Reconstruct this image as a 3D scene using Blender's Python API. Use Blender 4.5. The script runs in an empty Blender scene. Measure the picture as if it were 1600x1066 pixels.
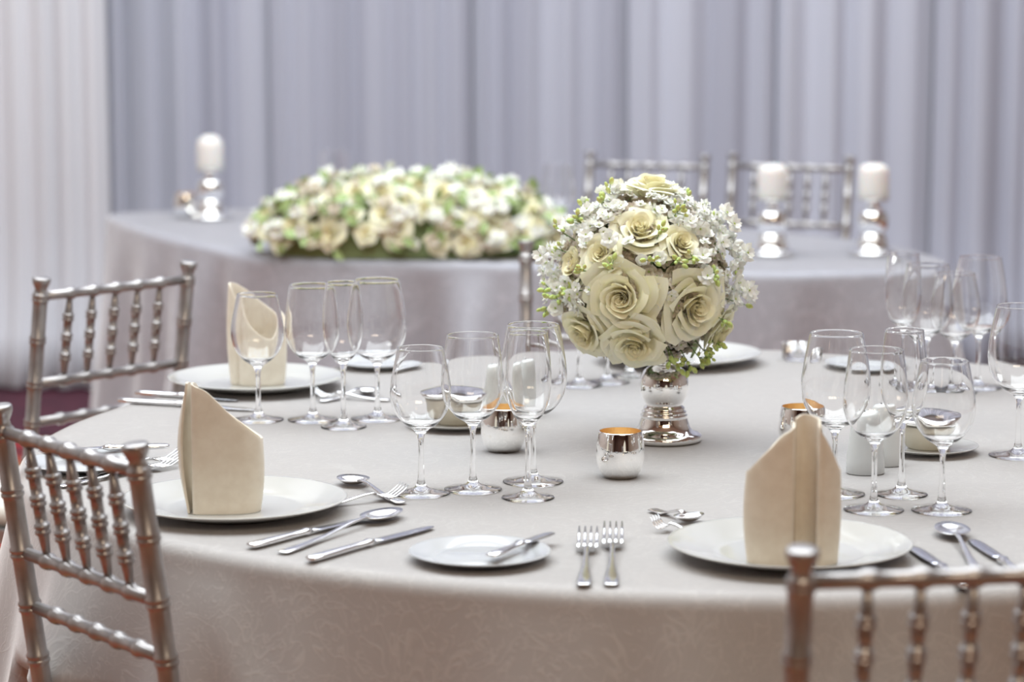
import bpy, math, random
from mathutils import Vector, Matrix, noise
R_ = random.Random(7)
PI = math.pi
C = bpy.context.scene.collection
sc = bpy.context.scene

# ------------------------------------------------------------------ camera, light, exposure
CAM_H, PITCH, FPX, TZ = 1.478, 0.1398, 4300.0, 0.75
cam_d = bpy.data.cameras.new('camera'); cam = bpy.data.objects.new('camera', cam_d); C.objects.link(cam)
cam.location = (0, 0, CAM_H); cam.rotation_euler = (PI/2 - PITCH, 0, 0)
cam_d.sensor_width = 36; cam_d.lens = FPX/1600*36; cam_d.clip_end = 60
cam_d.dof.use_dof = True; cam_d.dof.focus_distance = 3.85; cam_d.dof.aperture_fstop = 3.6
sc.camera = cam
w = bpy.data.worlds.new('world'); sc.world = w; w.use_nodes = True
w.node_tree.nodes['Background'].inputs[0].default_value = (.8, .75, .72, 1); w.node_tree.nodes['Background'].inputs[1].default_value = .3
def area(name, loc, rot, sx, sy, power, col):
    l = bpy.data.lights.new(name, 'AREA'); l.shape = 'RECTANGLE'; l.size = sx; l.size_y = sy; l.energy = power; l.color = col
    o = bpy.data.objects.new(name, l); C.objects.link(o); o.location = loc; o.rotation_euler = rot; return o
area('ceiling_softlight', (-.6, 4.6, 4.45), (math.radians(6), 0, 0), 6.0, 4.4, 408, (.90, .975, 1))
area('backdrop_softlight', (.3, 7.6, 4.45), (math.radians(22), 0, 0), 7.0, 1.2, 98, (.82, .90, 1.0))
area('rear_room_light', (1.2, -2.4, 4.4), (math.radians(38), 0, 0), 3.4, 1.6, 140, (1, .82, .61))
sc.view_settings.view_transform = 'Standard'; sc.view_settings.look = 'None'; sc.view_settings.exposure = 0.07
sc.view_settings.gamma = 1.0; sc.view_settings.use_curve_mapping = False
sc.cycles.max_bounces = 14; sc.cycles.transmission_bounces = 14; sc.cycles.glossy_bounces = 8; sc.cycles.diffuse_bounces = 4
sc.cycles.transparent_max_bounces = 16; sc.cycles.caustics_reflective = False; sc.cycles.caustics_refractive = True
sc.cycles.blur_glossy = .6; sc.cycles.sample_clamp_indirect = 6

def P(px, py, z=TZ):
    """point at height z in the room seen at this photo position"""
    x = (px-800)/FPX; y = -(py-533)/FPX
    dy = math.cos(PITCH)+y*math.sin(PITCH); dz = -math.sin(PITCH)+y*math.cos(PITCH)
    t = (z-CAM_H)/dz
    return Vector((x*t, dy*t, z))

# ------------------------------------------------------------------ materials
def mat(name, col, rough=.5, metal=0, **k):
    m = bpy.data.materials.new(name); m.use_nodes = True
    b = m.node_tree.nodes['Principled BSDF']
    b.inputs['Base Color'].default_value = (*col, 1); b.inputs['Roughness'].default_value = rough; b.inputs['Metallic'].default_value = metal
    for a, v in k.items():
        b.inputs[a.replace('_', ' ')].default_value = v
    return m
def nodes(m): return m.node_tree.nodes, m.node_tree.links, m.node_tree.nodes['Principled BSDF']
def noise_col(m, c0, c1, scale, detail=4, lo=.35, hi=.65, coord='Object', stretch=(1, 1, 1), bump=0, dist=.002):
    n, l, b = nodes(m)
    tc = n.new('ShaderNodeTexCoord'); mp = n.new('ShaderNodeMapping'); mp.inputs['Scale'].default_value = stretch
    t = n.new('ShaderNodeTexNoise'); t.inputs['Scale'].default_value = scale; t.inputs['Detail'].default_value = detail
    r = n.new('ShaderNodeValToRGB'); r.color_ramp.elements[0].position = lo; r.color_ramp.elements[1].position = hi
    r.color_ramp.elements[0].color = (*c0, 1); r.color_ramp.elements[1].color = (*c1, 1)
    l.new(tc.outputs[coord], mp.inputs[0]); l.new(mp.outputs[0], t.inputs[0]); l.new(t.outputs['Fac'], r.inputs[0]); l.new(r.outputs[0], b.inputs['Base Color'])
    if bump:
        bp = n.new('ShaderNodeBump'); bp.inputs['Strength'].default_value = bump; bp.inputs['Distance'].default_value = dist
        l.new(t.outputs['Fac'], bp.inputs['Height']); l.new(bp.outputs[0], b.inputs['Normal'])
    return m
def crinkle(name, base, vein, sheen=.3, scale=9.0, rough=.62, bstr=.35):
    """crushed organza: thin raised veins on a satin ground"""
    m = mat(name, base, rough); n, l, b = nodes(m)
    b.inputs['Sheen Weight'].default_value = sheen; b.inputs['Sheen Roughness'].default_value = .32
    tc = n.new('ShaderNodeTexCoord')
    wn = n.new('ShaderNodeTexNoise'); wn.inputs['Scale'].default_value = 5; wn.inputs['Detail'].default_value = 2
    mx = n.new('ShaderNodeVectorMath'); mx.operation = 'MULTIPLY_ADD'; mx.inputs[1].default_value = (.16, .16, .16)
    l.new(tc.outputs['Object'], wn.inputs[0]); l.new(wn.outputs['Color'], mx.inputs[0]); l.new(tc.outputs['Object'], mx.inputs[2])
    prev = None
    for s, wd in ((scale, .022), (scale*2.3, .03)):
        t = n.new('ShaderNodeTexNoise'); t.inputs['Scale'].default_value = s; t.inputs['Detail'].default_value = 1.5; t.inputs['Distortion'].default_value = 1.3
        l.new(mx.outputs[0], t.inputs[0])
        a = n.new('ShaderNodeMath'); a.operation = 'SUBTRACT'; a.inputs[1].default_value = .5; l.new(t.outputs['Fac'], a.inputs[0])
        ab = n.new('ShaderNodeMath'); ab.operation = 'ABSOLUTE'; l.new(a.outputs[0], ab.inputs[0])
        mr = n.new('ShaderNodeMapRange'); mr.inputs[1].default_value = 0; mr.inputs[2].default_value = wd; mr.inputs[3].default_value = 1; mr.inputs[4].default_value = 0
        l.new(ab.outputs[0], mr.inputs[0])
        if prev is None: prev = mr
        else:
            q = n.new('ShaderNodeMath'); q.operation = 'MAXIMUM'; l.new(prev.outputs[0], q.inputs[0]); l.new(mr.outputs[0], q.inputs[1]); prev = q
    mc = n.new('ShaderNodeMix'); mc.data_type = 'RGBA'; mc.inputs[6].default_value = (*base, 1); mc.inputs[7].default_value = (*vein, 1)
    l.new(prev.outputs[0], mc.inputs[0]); l.new(mc.outputs[2], b.inputs['Base Color'])
    bp = n.new('ShaderNodeBump'); bp.inputs['Strength'].default_value = bstr; bp.inputs['Distance'].default_value = .0015
    l.new(prev.outputs[0], bp.inputs['Height']); l.new(bp.outputs[0], b.inputs['Normal'])
    return m
M = {}
M['cloth'] = crinkle('crushed_cream_cloth', (.41, .39, .385), (.465, .445, .435), sheen=1.0, scale=17, bstr=.13)
M['backcloth'] = crinkle('crushed_back_cloth', (.355, .355, .40), (.43, .43, .48), sheen=.9, scale=12)
M['curtain'] = noise_col(mat('sheer_curtain', (.6, .6, .66), .8, Sheen_Weight=.2), (.52, .53, .625), (.69, .705, .80), 3, detail=2, stretch=(1.5, .5, .03))
M['curtain_pale'] = noise_col(mat('pale_curtain', (.7, .7, .72), .8, Sheen_Weight=.2), (.70, .705, .75), (.80, .80, .84), 3, detail=2, stretch=(1.5, .5, .03))
M['napkin'] = noise_col(mat('napkin_linen', (.82, .75, .62), .75, Sheen_Weight=.25), (.80, .72, .60), (.86, .79, .67), 60, bump=.15, dist=.0006)
M['silver_paint'] = noise_col(mat('silver_paint', (.5, .48, .47), .34, .75), (.36, .345, .345), (.44, .42, .42), 40, bump=.1, dist=.0005)
M['mercury'] = mat('mercury_glass', (.93, .92, .90), .035, 1)
M['mercury_worn'] = noise_col(mat('mercury_worn', (.92, .91, .88), .06, 1), (.80, .76, .68), (.95, .94, .92), 90, lo=.25, hi=.4)
M['gold'] = mat('gold_lining', (.92, .76, .52), .4, 1)
M['steel'] = mat('polished_cutlery', (.90, .90, .91), .17, 1)
M['blade'] = mat('knife_blade_steel', (.66, .67, .74), .16, 1)
M['china'] = mat('cream_china', (.53, .52, .495), .16, 0, Coat_Weight=.5)
M['china_white'] = mat('white_china', (.52, .53, .545), .16, 0, Coat_Weight=.5)
M['china_cream'] = mat('beige_china', (.66, .61, .50), .25)
M['china_shaker'] = mat('shaker_china', (.70, .71, .70), .22, 0, Coat_Weight=.3)
M['glass'] = mat('clear_glass', (1, 1, 1), 0.0, 0, Transmission_Weight=1.0, IOR=1.46)
M['wax'] = mat('candle_wax', (.72, .70, .67), .5, 0, Subsurface_Weight=.3)
M['wick'] = mat('wick', (.05, .04, .03), .9)
def translucent(m, fac):
    n, l, b = nodes(m); out = [q for q in n if q.type == 'OUTPUT_MATERIAL'][0]
    t = n.new('ShaderNodeBsdfTranslucent'); mx = n.new('ShaderNodeMixShader'); mx.inputs[0].default_value = fac
    src = b.inputs['Base Color']
    if src.links: l.new(src.links[0].from_socket, t.inputs[0])
    else: t.inputs[0].default_value = src.default_value
    l.new(b.outputs[0], mx.inputs[1]); l.new(t.outputs[0], mx.inputs[2]); l.new(mx.outputs[0], out.inputs[0])
translucent(M['napkin'], .12); translucent(M['curtain'], .2); translucent(M['curtain_pale'], .2)
def petal_mat(name, c0, c1, sss=.25):
    m = noise_col(mat(name, c1, .55, 0, Subsurface_Weight=sss, Sheen_Weight=.15), c0, c1, 30, lo=.3, hi=.7, bump=.12, dist=.0006)
    m.node_tree.nodes['Principled BSDF'].inputs['Subsurface Radius'].default_value = (.012, .010, .005)
    translucent(m, .16)
    return m
M['petal'] = petal_mat('ivory_petal', (.96, .92, .66), (.975, .95, .78))
M['petal_in'] = petal_mat('butter_petal', (.95, .88, .60), (.97, .92, .70))
M['blossom'] = petal_mat('white_blossom', (.93, .93, .87), (.97, .97, .94))
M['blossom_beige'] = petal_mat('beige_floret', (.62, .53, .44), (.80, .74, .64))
M['bud'] = noise_col(mat('green_bud', (.45, .55, .15), .5, 0, Subsurface_Weight=.2), (.36, .50, .10), (.62, .68, .34), 60)
M['stem'] = mat('green_stem', (.13, .22, .06), .6)
M['leaf'] = noise_col(mat('green_leaf', (.2, .3, .1), .5), (.24, .36, .12), (.40, .50, .22), 30)
M['foam'] = mat('floral_foam', (.20, .26, .12), .9)
M['wood'] = mat('table_board', (.35, .22, .12), .6)
M['wall'] = noise_col(mat('warm_wall', (.5, .45, .42), .8), (.46, .42, .39), (.55, .50, .47), 4)
M['rear'] = noise_col(mat('dark_panelling', (.10, .05, .035), .5), (.07, .032, .022), (.13, .065, .045), 2, stretch=(6, 6, .3))
M['ceil'] = mat('ceiling_paint', (.72, .70, .68), .9)
M['bulb'] = mat('bulb', (1, .6, .2), .5); M['bulb'].node_tree.nodes['Principled BSDF'].inputs['Emission Color'].default_value = (1, .55, .18, 1); M['bulb'].node_tree.nodes['Principled BSDF'].inputs['Emission Strength'].default_value = 9
M['brass'] = mat('brass', (.6, .4, .15), .3, 1)
M['cushion'] = mat('seat_cushion', (.72, .68, .62), .8)
M['dark'] = mat('dark_hole', (.02, .02, .02), .8)
# carpet: maroon ground with gold and red scrolls
m = mat('carpet', (.2, .02, .03), .95); n, l, b = nodes(m)
tc = n.new('ShaderNodeTexCoord'); nz = n.new('ShaderNodeTexNoise'); nz.inputs['Scale'].default_value = 3.1; nz.inputs['Detail'].default_value = 1; nz.inputs['Distortion'].default_value = 1.2
cr = n.new('ShaderNodeValToRGB'); cr.color_ramp.interpolation = 'EASE'
for pos, c in ((.30, (.06, .012, .020)), (.40, (.26, .012, .018)), (.47, (.34, .018, .02)), (.53, (.28, .17, .06)), (.60, (.22, .20, .08)), (.70, (.30, .10, .04))):
    e = cr.color_ramp.elements.new(pos); e.color = (*c, 1)
cr.color_ramp.elements.remove(cr.color_ramp.elements[0]); cr.color_ramp.elements.remove(cr.color_ramp.elements[-1])
l.new(tc.outputs['Object'], nz.inputs[0]); l.new(nz.outputs['Fac'], cr.inputs[0]); l.new(cr.outputs[0], b.inputs['Base Color']); M['carpet'] = m
M['carpet_border'] = noise_col(mat('carpet_border', (.06, .01, .02), .95), (.05, .008, .02), (.085, .014, .03), 12)

# ------------------------------------------------------------------ mesh helpers
class MB:
    def __init__(s): s.v = []; s.f = []; s.m = []
    def add(s, v, f, mi=0, T=None):
        o = len(s.v)
        s.v += [tuple(T @ Vector(p)) for p in v] if T is not None else [tuple(p) for p in v]
        s.f += [tuple(i+o for i in q) for q in f]; s.m += [mi]*len(f); return s
    def mesh(s, name, mats, smooth=True):
        me = bpy.data.meshes.new(name); me.from_pydata(s.v, [], s.f)
        for q in (mats if isinstance(mats, (list, tuple)) else [mats]): me.materials.append(q)
        me.polygons.foreach_set('material_index', s.m); me.polygons.foreach_set('use_smooth', [smooth]*len(s.f)); me.update(); return me
def ob(name, me, parent=None, loc=None, rz=None):
    o = bpy.data.objects.new(name, me); C.objects.link(o)
    if parent: o.parent = parent
    if loc is not None: o.location = loc
    if rz is not None: o.rotation_euler = (0, 0, rz)
    return o
def tag(o, label, cat, group=None):
    o['label'] = label; o['category'] = cat
    if group: o['group'] = group
    return o
def thing(name, label, cat, loc=(0, 0, 0), rz=0, group=None):
    o = bpy.data.objects.new(name, None); C.objects.link(o); o.location = loc; o.rotation_euler = (0, 0, rz); o.empty_display_size = .05
    return tag(o, label, cat, group)
def struct(name, me):
    o = ob(name, me); o['kind'] = 'structure'; return o
def box(x0, x1, y0, y1, z0, z1):
    v = [(x, y, z) for z in (z0, z1) for y in (y0, y1) for x in (x0, x1)]
    return v, [(0, 2, 3, 1), (4, 5, 7, 6), (0, 1, 5, 4), (2, 6, 7, 3), (0, 4, 6, 2), (1, 3, 7, 5)]
def lathe(prof, n=32, closed=False):
    v = []; f = []; rows = []
    for r, z in prof:
        if r < 1e-6: rows.append([len(v)]); v.append((0, 0, z))
        else:
            rows.append(list(range(len(v), len(v)+n)))
            v += [(r*math.cos(2*PI*i/n), r*math.sin(2*PI*i/n), z) for i in range(n)]
    pr = list(zip(rows, rows[1:])) + ([(rows[-1], rows[0])] if closed else [])
    for a, b in pr:
        for i in range(n):
            j = (i+1) % n
            if len(a) == 1 and len(b) == 1: continue
            if len(a) == 1: f.append((a[0], b[j], b[i]))
            elif len(b) == 1: f.append((a[i], a[j], b[0]))
            else: f.append((a[i], a[j], b[j], b[i]))
    return v, f
def smooth_prof(pts, k=4):
    out = []
    for i in range(len(pts)-1):
        p0, p1, p2, p3 = pts[max(i-1, 0)], pts[i], pts[i+1], pts[min(i+2, len(pts)-1)]
        for j in range(k):
            t = j/k
            out.append(tuple(.5*((2*p1[c])+(-p0[c]+p2[c])*t+(2*p0[c]-5*p1[c]+4*p2[c]-p3[c])*t*t+(-p0[c]+3*p1[c]-3*p2[c]+p3[c])*t**3) for c in range(len(p1))))
    out.append(tuple(pts[-1])); return out
def rod(a, b, prof, n=12):
    """turned rod from a to b; prof = [(t, r)]"""
    a, b = Vector(a), Vector(b); d = b-a; L = d.length
    v, f = lathe([(0, 0)]+[(r, t*L) for t, r in prof]+[(0, L)], n)
    T = Matrix.Translation(a) @ d.to_track_quat('Z', 'Y').to_matrix().to_4x4()
    return [tuple(T @ Vector(p)) for p in v], f
def loft(st, n=8):
    """st = [(s, halfwidth, halfthick, z)] along +x, elliptical sections"""
    v = []; f = []
    for s, hw, ht, z in st:
        v += [(s, hw*math.cos(2*PI*i/n), z+ht*math.sin(2*PI*i/n)) for i in range(n)]
    for k in range(len(st)-1):
        for i in range(n):
            j = (i+1) % n; f.append((k*n+i, k*n+j, (k+1)*n+j, (k+1)*n+i))
    f.append(tuple(range(n))[::-1]); f.append(tuple((len(st)-1)*n+i for i in range(n))); return v, f

# ------------------------------------------------------------------ setting
XL, XR, YB, YF, ZC = -5.0, 6.0, 10.4, -4.2, 4.7
me = MB().add(*box(XL, XR, YF, YB, -.08, 0)).mesh('floor', M['carpet'], False); struct('floor', me)
bo = ob('carpet_border', MB().add(*box(-4.6, 5.6, 8.35, 9.95, 0, .006)).mesh('border', M['carpet_border'], False)); bo['kind'] = 'structure'; bo.name = 'trim_1'
struct('ceiling', MB().add(*box(XL, XR, YF, YB, ZC, ZC+.1)).mesh('ceiling', M['ceil'], False))
struct('wall_left', MB().add(*box(XL-.1, XL, YF, YB, 0, ZC)).mesh('wl', M['wall'], False))
struct('wall_right', MB().add(*box(XR, XR+.1, YF, YB, 0, ZC)).mesh('wr', M['wall'], False))
struct('wall_back', MB().add(*box(XL, XR, YB, YB+.1, 0, ZC)).mesh('wb', M['wall'], False))
mb = MB().add(*box(XL, XR, YF-.1, YF, 0, ZC))
for i in range(14):
    x = XL+.4+i*.78; mb.add(*box(x, x+.22, YF, YF+.08, 0, ZC))
struct('wall_front', mb.mesh('wf', M['rear'], False))
struct('baseboard_back', MB().add(*box(XL, XR, YB-.02, YB, 0, .12)).mesh('bb', M['rear'], False))

# curtains: pleats between creases
def curtain(label, creases, y0, material, z0=.02, z1=4.5, group=None):
    xs = []; n_per = 14
    v = []; f = []; nz_ = 26
    cols = []
    for i in range(len(creases)-1):
        a, b = creases[i], creases[i+1]; wd = b-a; amp = min(.075, wd*.30+.006)*R_.uniform(.6, 1.2); shp = R_.uniform(.0, .35); sk = R_.uniform(.7, 1.45)
        for j in range(n_per):
            t = j/n_per; tt = t**sk
            cols.append((a+wd*t, amp*(shp*math.sin(PI*tt)**.8+(1-shp)*(.5-.5*math.cos(2*PI*tt))) + .006*math.sin(t*PI*R_.choice((3, 4)))*min(1, wd/.2), i))
    cols.append((creases[-1], 0, 0))
    for k in range(nz_+1):
        z = z0+(z1-z0)*k/nz_
        fl = max(0, 1-(z-z0)/.5)**2
        for x, d, i in cols:
            wob = .016*noise.noise(Vector((x*1.7, z*.55, y0)))
            v.append((x+wob, y0-d*(1+.25*fl+.15*noise.noise(Vector((x*2, z*.4, 3))))-.10*fl, z))
    W = len(cols)
    for k in range(nz_):
        for c in range(W-1): f.append((k*W+c, k*W+c+1, (k+1)*W+c+1, (k+1)*W+c))
    o = ob('curtain', MB().add(v, f).mesh('curtain', material)); s = o.modifiers.new('thick', 'SOLIDIFY'); s.thickness = .003
    tag(o, label, 'curtain', group)
cx = lambda px, y: (px-800)/FPX*y
YC = 9.75
def crs(pxs): return [cx(p, YC) for p in pxs]
left_far = [-4.7+i*.26 for i in range(11)]
curtain('pale nearer drape panel at the left edge of the backdrop', left_far+[cx(p, 9.35) for p in (-95, -40, 0, 42, 85, 128, 168)], 9.35, M['curtain_pale'])
curtain('flat lavender drape panel behind the pillar candle on the left', crs((120, 160, 192, 246, 300, 362, 424)), YC, M['curtain'])
curtain('lavender drape panel behind the long flower mound', crs((424, 460, 504, 556, 612, 652, 692, 738)), YC-.03, M['curtain'])
curtain('drape panel with two dark creases above the right end of the flower mound', crs((738, 772, 802, 852, 915, 982)), YC, M['curtain'])
curtain('drape panel behind the back of the left far chair', crs((982, 1036, 1106, 1172, 1208)), YC-.02, M['curtain'])
curtain('drape panel behind the right pair of pillar candles', crs((1208, 1258, 1320, 1384, 1454)), YC, M['curtain'])
curtain('drape panel at the right edge of the backdrop', crs((1454, 1502, 1566, 1600, 1660, 1720))+[cx(1720, YC)+.22*i for i in range(1, 16)], YC-.02, M['curtain'])

# ------------------------------------------------------------------ chairs (built first: the cloth yields to them)
CHAIR_W = .34
RAKE = math.radians(8.5)
def bx_(z):           # local y of the back post centre at height z (back leans to -y)
    return -(z-.45)*math.tan(RAKE) if z > .45 else (z-.45)*-.10*-1
def rings(ts, base, h=.0022, w=.0035):
    return base
def post_prof(L, z0, z1, r, ringz):
    pts = [(0, r*.8)]
    for z in sorted(ringz):
        t = (z-z0)/(z1-z0); d = .0045/(z1-z0)
        pts += [(t-2.2*d, r), (t-1.8*d, r*1.0), (t-1.2*d, r*1.17), (t-.5*d, r*1.17), (t-.1*d, r*.97), (t+.4*d, r*1.17), (t+1.1*d, r*1.17), (t+1.7*d, r)]
    return pts
def back_post(sx):
    z1 = .92; mb = MB()
    ring = [.50, .59, .659, .730, .809, .884]
    a = Vector((sx*CHAIR_W/2, bx_(.43), .43)); top = Vector((sx*CHAIR_W/2, bx_(.92), .92))
    z0 = .43; pts = post_prof(1, z0, z1, .0128, ring)
    pts += [((.893-z0)/(z1-z0), .0118), ((.900-z0)/(z1-z0), .0105), ((.906-z0)/(z1-z0), .0135), ((.912-z0)/(z1-z0), .0160), ((.918-z0)/(z1-z0), .0163), (1, .0145)]
    mb.add(*rod(a, top, pts, 18))
    mb.add(*rod((sx*CHAIR_W/2, bx_(.43)-.0, .45), (sx*(CHAIR_W/2+.004), -.045, 0.0), [(0, .0128), (.3, .0128), (.31, .015), (.34, .015), (.35, .0128), (.7, .012), (.72, .014), (.75, .014), (.76, .011), (1, .009)], 14))
    return mb.mesh('post', M['silver_paint'])
def rail(z, nr, r=.0092):
    y = bx_(z); pts = [(0, r*.85)]
    for i in range(nr):
        t = (.066+.052*i)/.34; pts += [(t-.03, r*.95), (t-.016, r*1.24), (t-.002, r*1.24), (t+.002, r*1.24), (t+.016, r*1.24), (t+.03, r*.95)]
    pts.append((1, r*.85))
    return MB().add(*rod((-CHAIR_W/2, y, z), (CHAIR_W/2, y, z), pts, 12)).mesh('rail', M['silver_paint'])
def spindle(i):
    x = -.104+.052*i; pts = [(0, .0042), (.2, .0072)]
    for t in (.26, .5, .74):
        pts += [(t-.045, .0076), (t-.04, .0102), (t-.012, .0102), (t-.004, .0082), (t+.004, .0082), (t+.012, .0102), (t+.04, .0102), (t+.045, .0076)]
    pts += [(.8, .0072), (1, .0042)]
    return MB().add(*rod((x, bx_(.732), .732), (x, bx_(.882), .882), pts, 12)).mesh('spindle', M['silver_paint'])
ch_mesh = dict(post=[back_post(-1), back_post(1)], top=rail(.886, 5), mid=rail(.729, 5), low=rail(.658, 5), sp=[spindle(i) for i in range(5)])
legp = [(0, .0128), (.3, .0128), (.31, .015), (.34, .015), (.35, .0128), (.7, .012), (.72, .014), (.75, .014), (.76, .011), (1, .009)]
ch_mesh['leg'] = [MB().add(*rod((s*.19, .36, .445), (s*.192, .365, 0), legp, 14)).mesh('leg', M['silver_paint']) for s in (-1, 1)]
sv = [(-.175, -.012, .43), (.175, -.012, .43), (.205, .38, .43), (-.205, .38, .43)]
sv += [(x, y, .455) for x, y, _ in sv]
ch_mesh['seat'] = MB().add(sv, [(3, 2, 1, 0), (4, 5, 6, 7), (0, 1, 5, 4), (1, 2, 6, 5), (2, 3, 7, 6), (3, 0, 4, 7)]).mesh('seat', M['silver_paint'], False)
cv = []; cf = []
for k, (z, g) in enumerate(((.456, .0), (.470, .006), (.488, .004), (.498, -.015))):
    for i in range(24):
        a = 2*PI*i/24; c_, s_ = math.cos(a), math.sin(a); e = .45
        xx = math.copysign(abs(c_)**e, c_); yy = math.copysign(abs(s_)**e, s_)
        cv.append((xx*(.180+.012*yy+g), .185+yy*(.17+g), z))
for k in range(3):
    for i in range(24): cf.append((k*24+i, k*24+(i+1) % 24, (k+1)*24+(i+1) % 24, (k+1)*24+i))
cf.append(tuple(range(24))[::-1]); cf.append(tuple(72+i for i in range(24)))
ch_mesh['cushion'] = MB().add(cv, cf).mesh('cushion', M['cushion'])
def stretcher(a, b): return MB().add(*rod(a, b, [(0, .008), (.48, .009), (.49, .011), (.51, .011), (.52, .009), (1, .008)], 10)).mesh('stretcher', M['silver_paint'])
ch_mesh['str'] = [stretcher((-.19, .362, .2), (.19, .362, .2)), stretcher((-.172, -.02, .2), (.172, -.02, .2)), stretcher((-.173, -.02, .25), (-.19, .36, .25)), stretcher((.173, -.02, .25), (.19, .36, .25))]
CHAIRS = []
def chair(fa, fb, label, group=None, flip=False):
    """fa, fb: left and right back-post tops (world), the seat runs to the far side unless flipped"""
    mid = (fa+fb)/2; d = fb-fa; rz = math.atan2(d.y, d.x)+(PI if flip else 0)
    off = Matrix.Rotation(rz, 3, 'Z') @ Vector((0, bx_(.92), 0))
    loc = Vector((mid.x-off.x, mid.y-off.y, 0))
    t = thing('chiavari_chair', label, 'chair', loc, rz, group)
    for q in ch_mesh['post']: ob('back_post', q, t)
    ob('top_rail', ch_mesh['top'], t); ob('middle_rail', ch_mesh['mid'], t); ob('lower_rail', ch_mesh['low'], t)
    for q in ch_mesh['sp']: ob('spindle', q, t)
    for q in ch_mesh['leg']: ob('leg', q, t)
    for q in ch_mesh['str']: ob('stretcher', q, t)
    ob('seat', ch_mesh['seat'], t); ob('cushion', ch_mesh['cushion'], t)
    CHAIRS.append((loc, rz)); return t
HZ = .92
chair(P(-14, 630, HZ), P(225, 697, HZ), 'silver spindle-back chair cut off by the left edge, nearest the camera')
chair(P(1252, 857, HZ), P(1252, 857, HZ)+Vector((.34, .045, 0)), 'silver chair at the lower right, brown in shade, its back to the camera')
chair(P(61, 434, HZ), P(299, 408, HZ), 'silver spindle-back chair at the left of the table, far side of two')
a = P(822, 376, HZ); chair(a, a+Vector((.34, .0, 0)), 'silver chair behind the rose ball, one post showing', flip=True)
chair(P(938, 238, HZ), P(938, 238, HZ)+Vector((.262, -.1, 0)), 'blurred silver chair behind the head table, left of two', flip=True)
chair(P(1153, 240, HZ), P(1153, 240, HZ)+Vector((.288, -.12, 0)), 'blurred silver chair behind the head table, with the candle before it', flip=True)

# ------------------------------------------------------------------ main table and its cloth
TC = Vector((.271, 4.0751, 0)); TR = .995
def board_table(label, outline, cen):
    t = thing('banquet_table', label, 'table', (cen[0], cen[1], 0)); n = len(outline)
    v = [(x-cen[0], y-cen[1], z) for z in (.715, .742) for x, y in outline]
    f = [tuple(range(n))[::-1], tuple(range(n, 2*n))]+[(i, (i+1) % n, n+(i+1) % n, n+i) for i in range(n)]
    ob('tabletop', MB().add(v, f).mesh('tabletop', M['wood'], False), t)
    for sx in (-1, 1):
        for sy in (-1, 1):
            ob('leg', MB().add(*rod((sx*.3, sy*.22, .715), (sx*.32, sy*.24, 0), [(0, .02), (1, .018)])).mesh('leg', M['silver_paint']), t)
    return t
def cloth(name, label, cen, rfun, material, zb=.03, yields=(), fold=13, seed=0, flare=.07, amp0=.05, rnd=.022, gathers=()):
    n = 288; v = []; f = []; rows = []
    def ring(fr, z, drop=0.0):
        idx = []
        for i in range(n):
            th = 2*PI*i/n; r = rfun(th)
            if drop >= 0 and fr is None:
                d = drop
                w_ = noise.noise(Vector((math.cos(th)*fold*.32, math.sin(th)*fold*.32, seed)))*1.5 + 1.0*noise.noise(Vector((math.cos(th)*fold*.8, math.sin(th)*fold*.8, seed+5+d*.6)))
                rr = r+flare*d+amp0*w_*min(1, d*2.6)+sum(hh*min(1, d*5)*math.exp(-(((th-t0-sl*d+PI) % (2*PI)-PI)/wd)**2) for t0, wd, hh, sl in gathers)
                for loc, half, rin in yields:
                    dth = (th-loc+PI) % (2*PI)-PI
                    if abs(dth) < half*1.5 and rr > rin:
                        k = 1 if abs(dth) < half else (1.5*half-abs(dth))/(.5*half)
                        kz = min(1, max(0, (.53-z)/.05)); rr -= (rr-rin)*k*k*(3-2*k)*kz
            else: rr = r*fr if fr is not None else r
            idx.append(len(v)); v.append((rr*math.cos(th), rr*math.sin(th), z))
        rows.append(idx)
    v.append((0, 0, TZ))
    for fr in (.15, .3, .45, .6, .75, .88, .96): ring(fr, TZ)
    base = rfun
    for a in (0, 18, 36, 54, 72, 90):
        q = math.radians(a); rfun = (lambda th, q=q: base(th)-rnd+rnd*math.sin(q)); ring(1.0, TZ-rnd+rnd*math.cos(q))
    rfun = base
    zs = [TZ-rnd-.02*i for i in range(1, 20)]; zs += [zs[-1]-.04*i for i in range(1, 9)]
    zs = [z for z in zs if z > zb]+[zb]
    for z in zs: ring(None, z, TZ-rnd-z)
    for i in range(n): f.append((0, rows[0][i], rows[0][(i+1) % n]))
    for a, b in zip(rows, rows[1:]):
        for i in range(n):
            j = (i+1) % n; f.append((a[i], b[i], b[j], a[j]))
    o = ob(name, MB().add(v, f).mesh(name, material), None, (cen[0], cen[1], 0)); tag(o, label, 'tablecloth')
    return o
def rmain(th):
    return TR-.0103*math.cos(2*th)-.0006*math.sin(2*th)-.0107*math.cos(3*th)-.0133*math.sin(3*th)
yl = []
for loc, rz in CHAIRS[:4]:
    fr = Matrix.Rotation(rz, 3, 'Z') @ Vector((0, .40, 0)); q = loc+fr-TC; qb = loc-TC
    dist = math.hypot(q.x, q.y); ang = math.atan2(qb.y, qb.x)
    yl.append((ang, .26, dist-.06))
def ga(px):
    q = P(px, 905 if px > 600 else 870 if px > 300 else 800)-TC; return math.atan2(q.y, q.x)
board_table('round banquet table hidden under the cream cloth', [(TC.x+(rmain(2*PI*i/64)-.012)*math.cos(2*PI*i/64), TC.y+(rmain(2*PI*i/64)-.012)*math.sin(2*PI*i/64)) for i in range(64)], TC)
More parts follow.
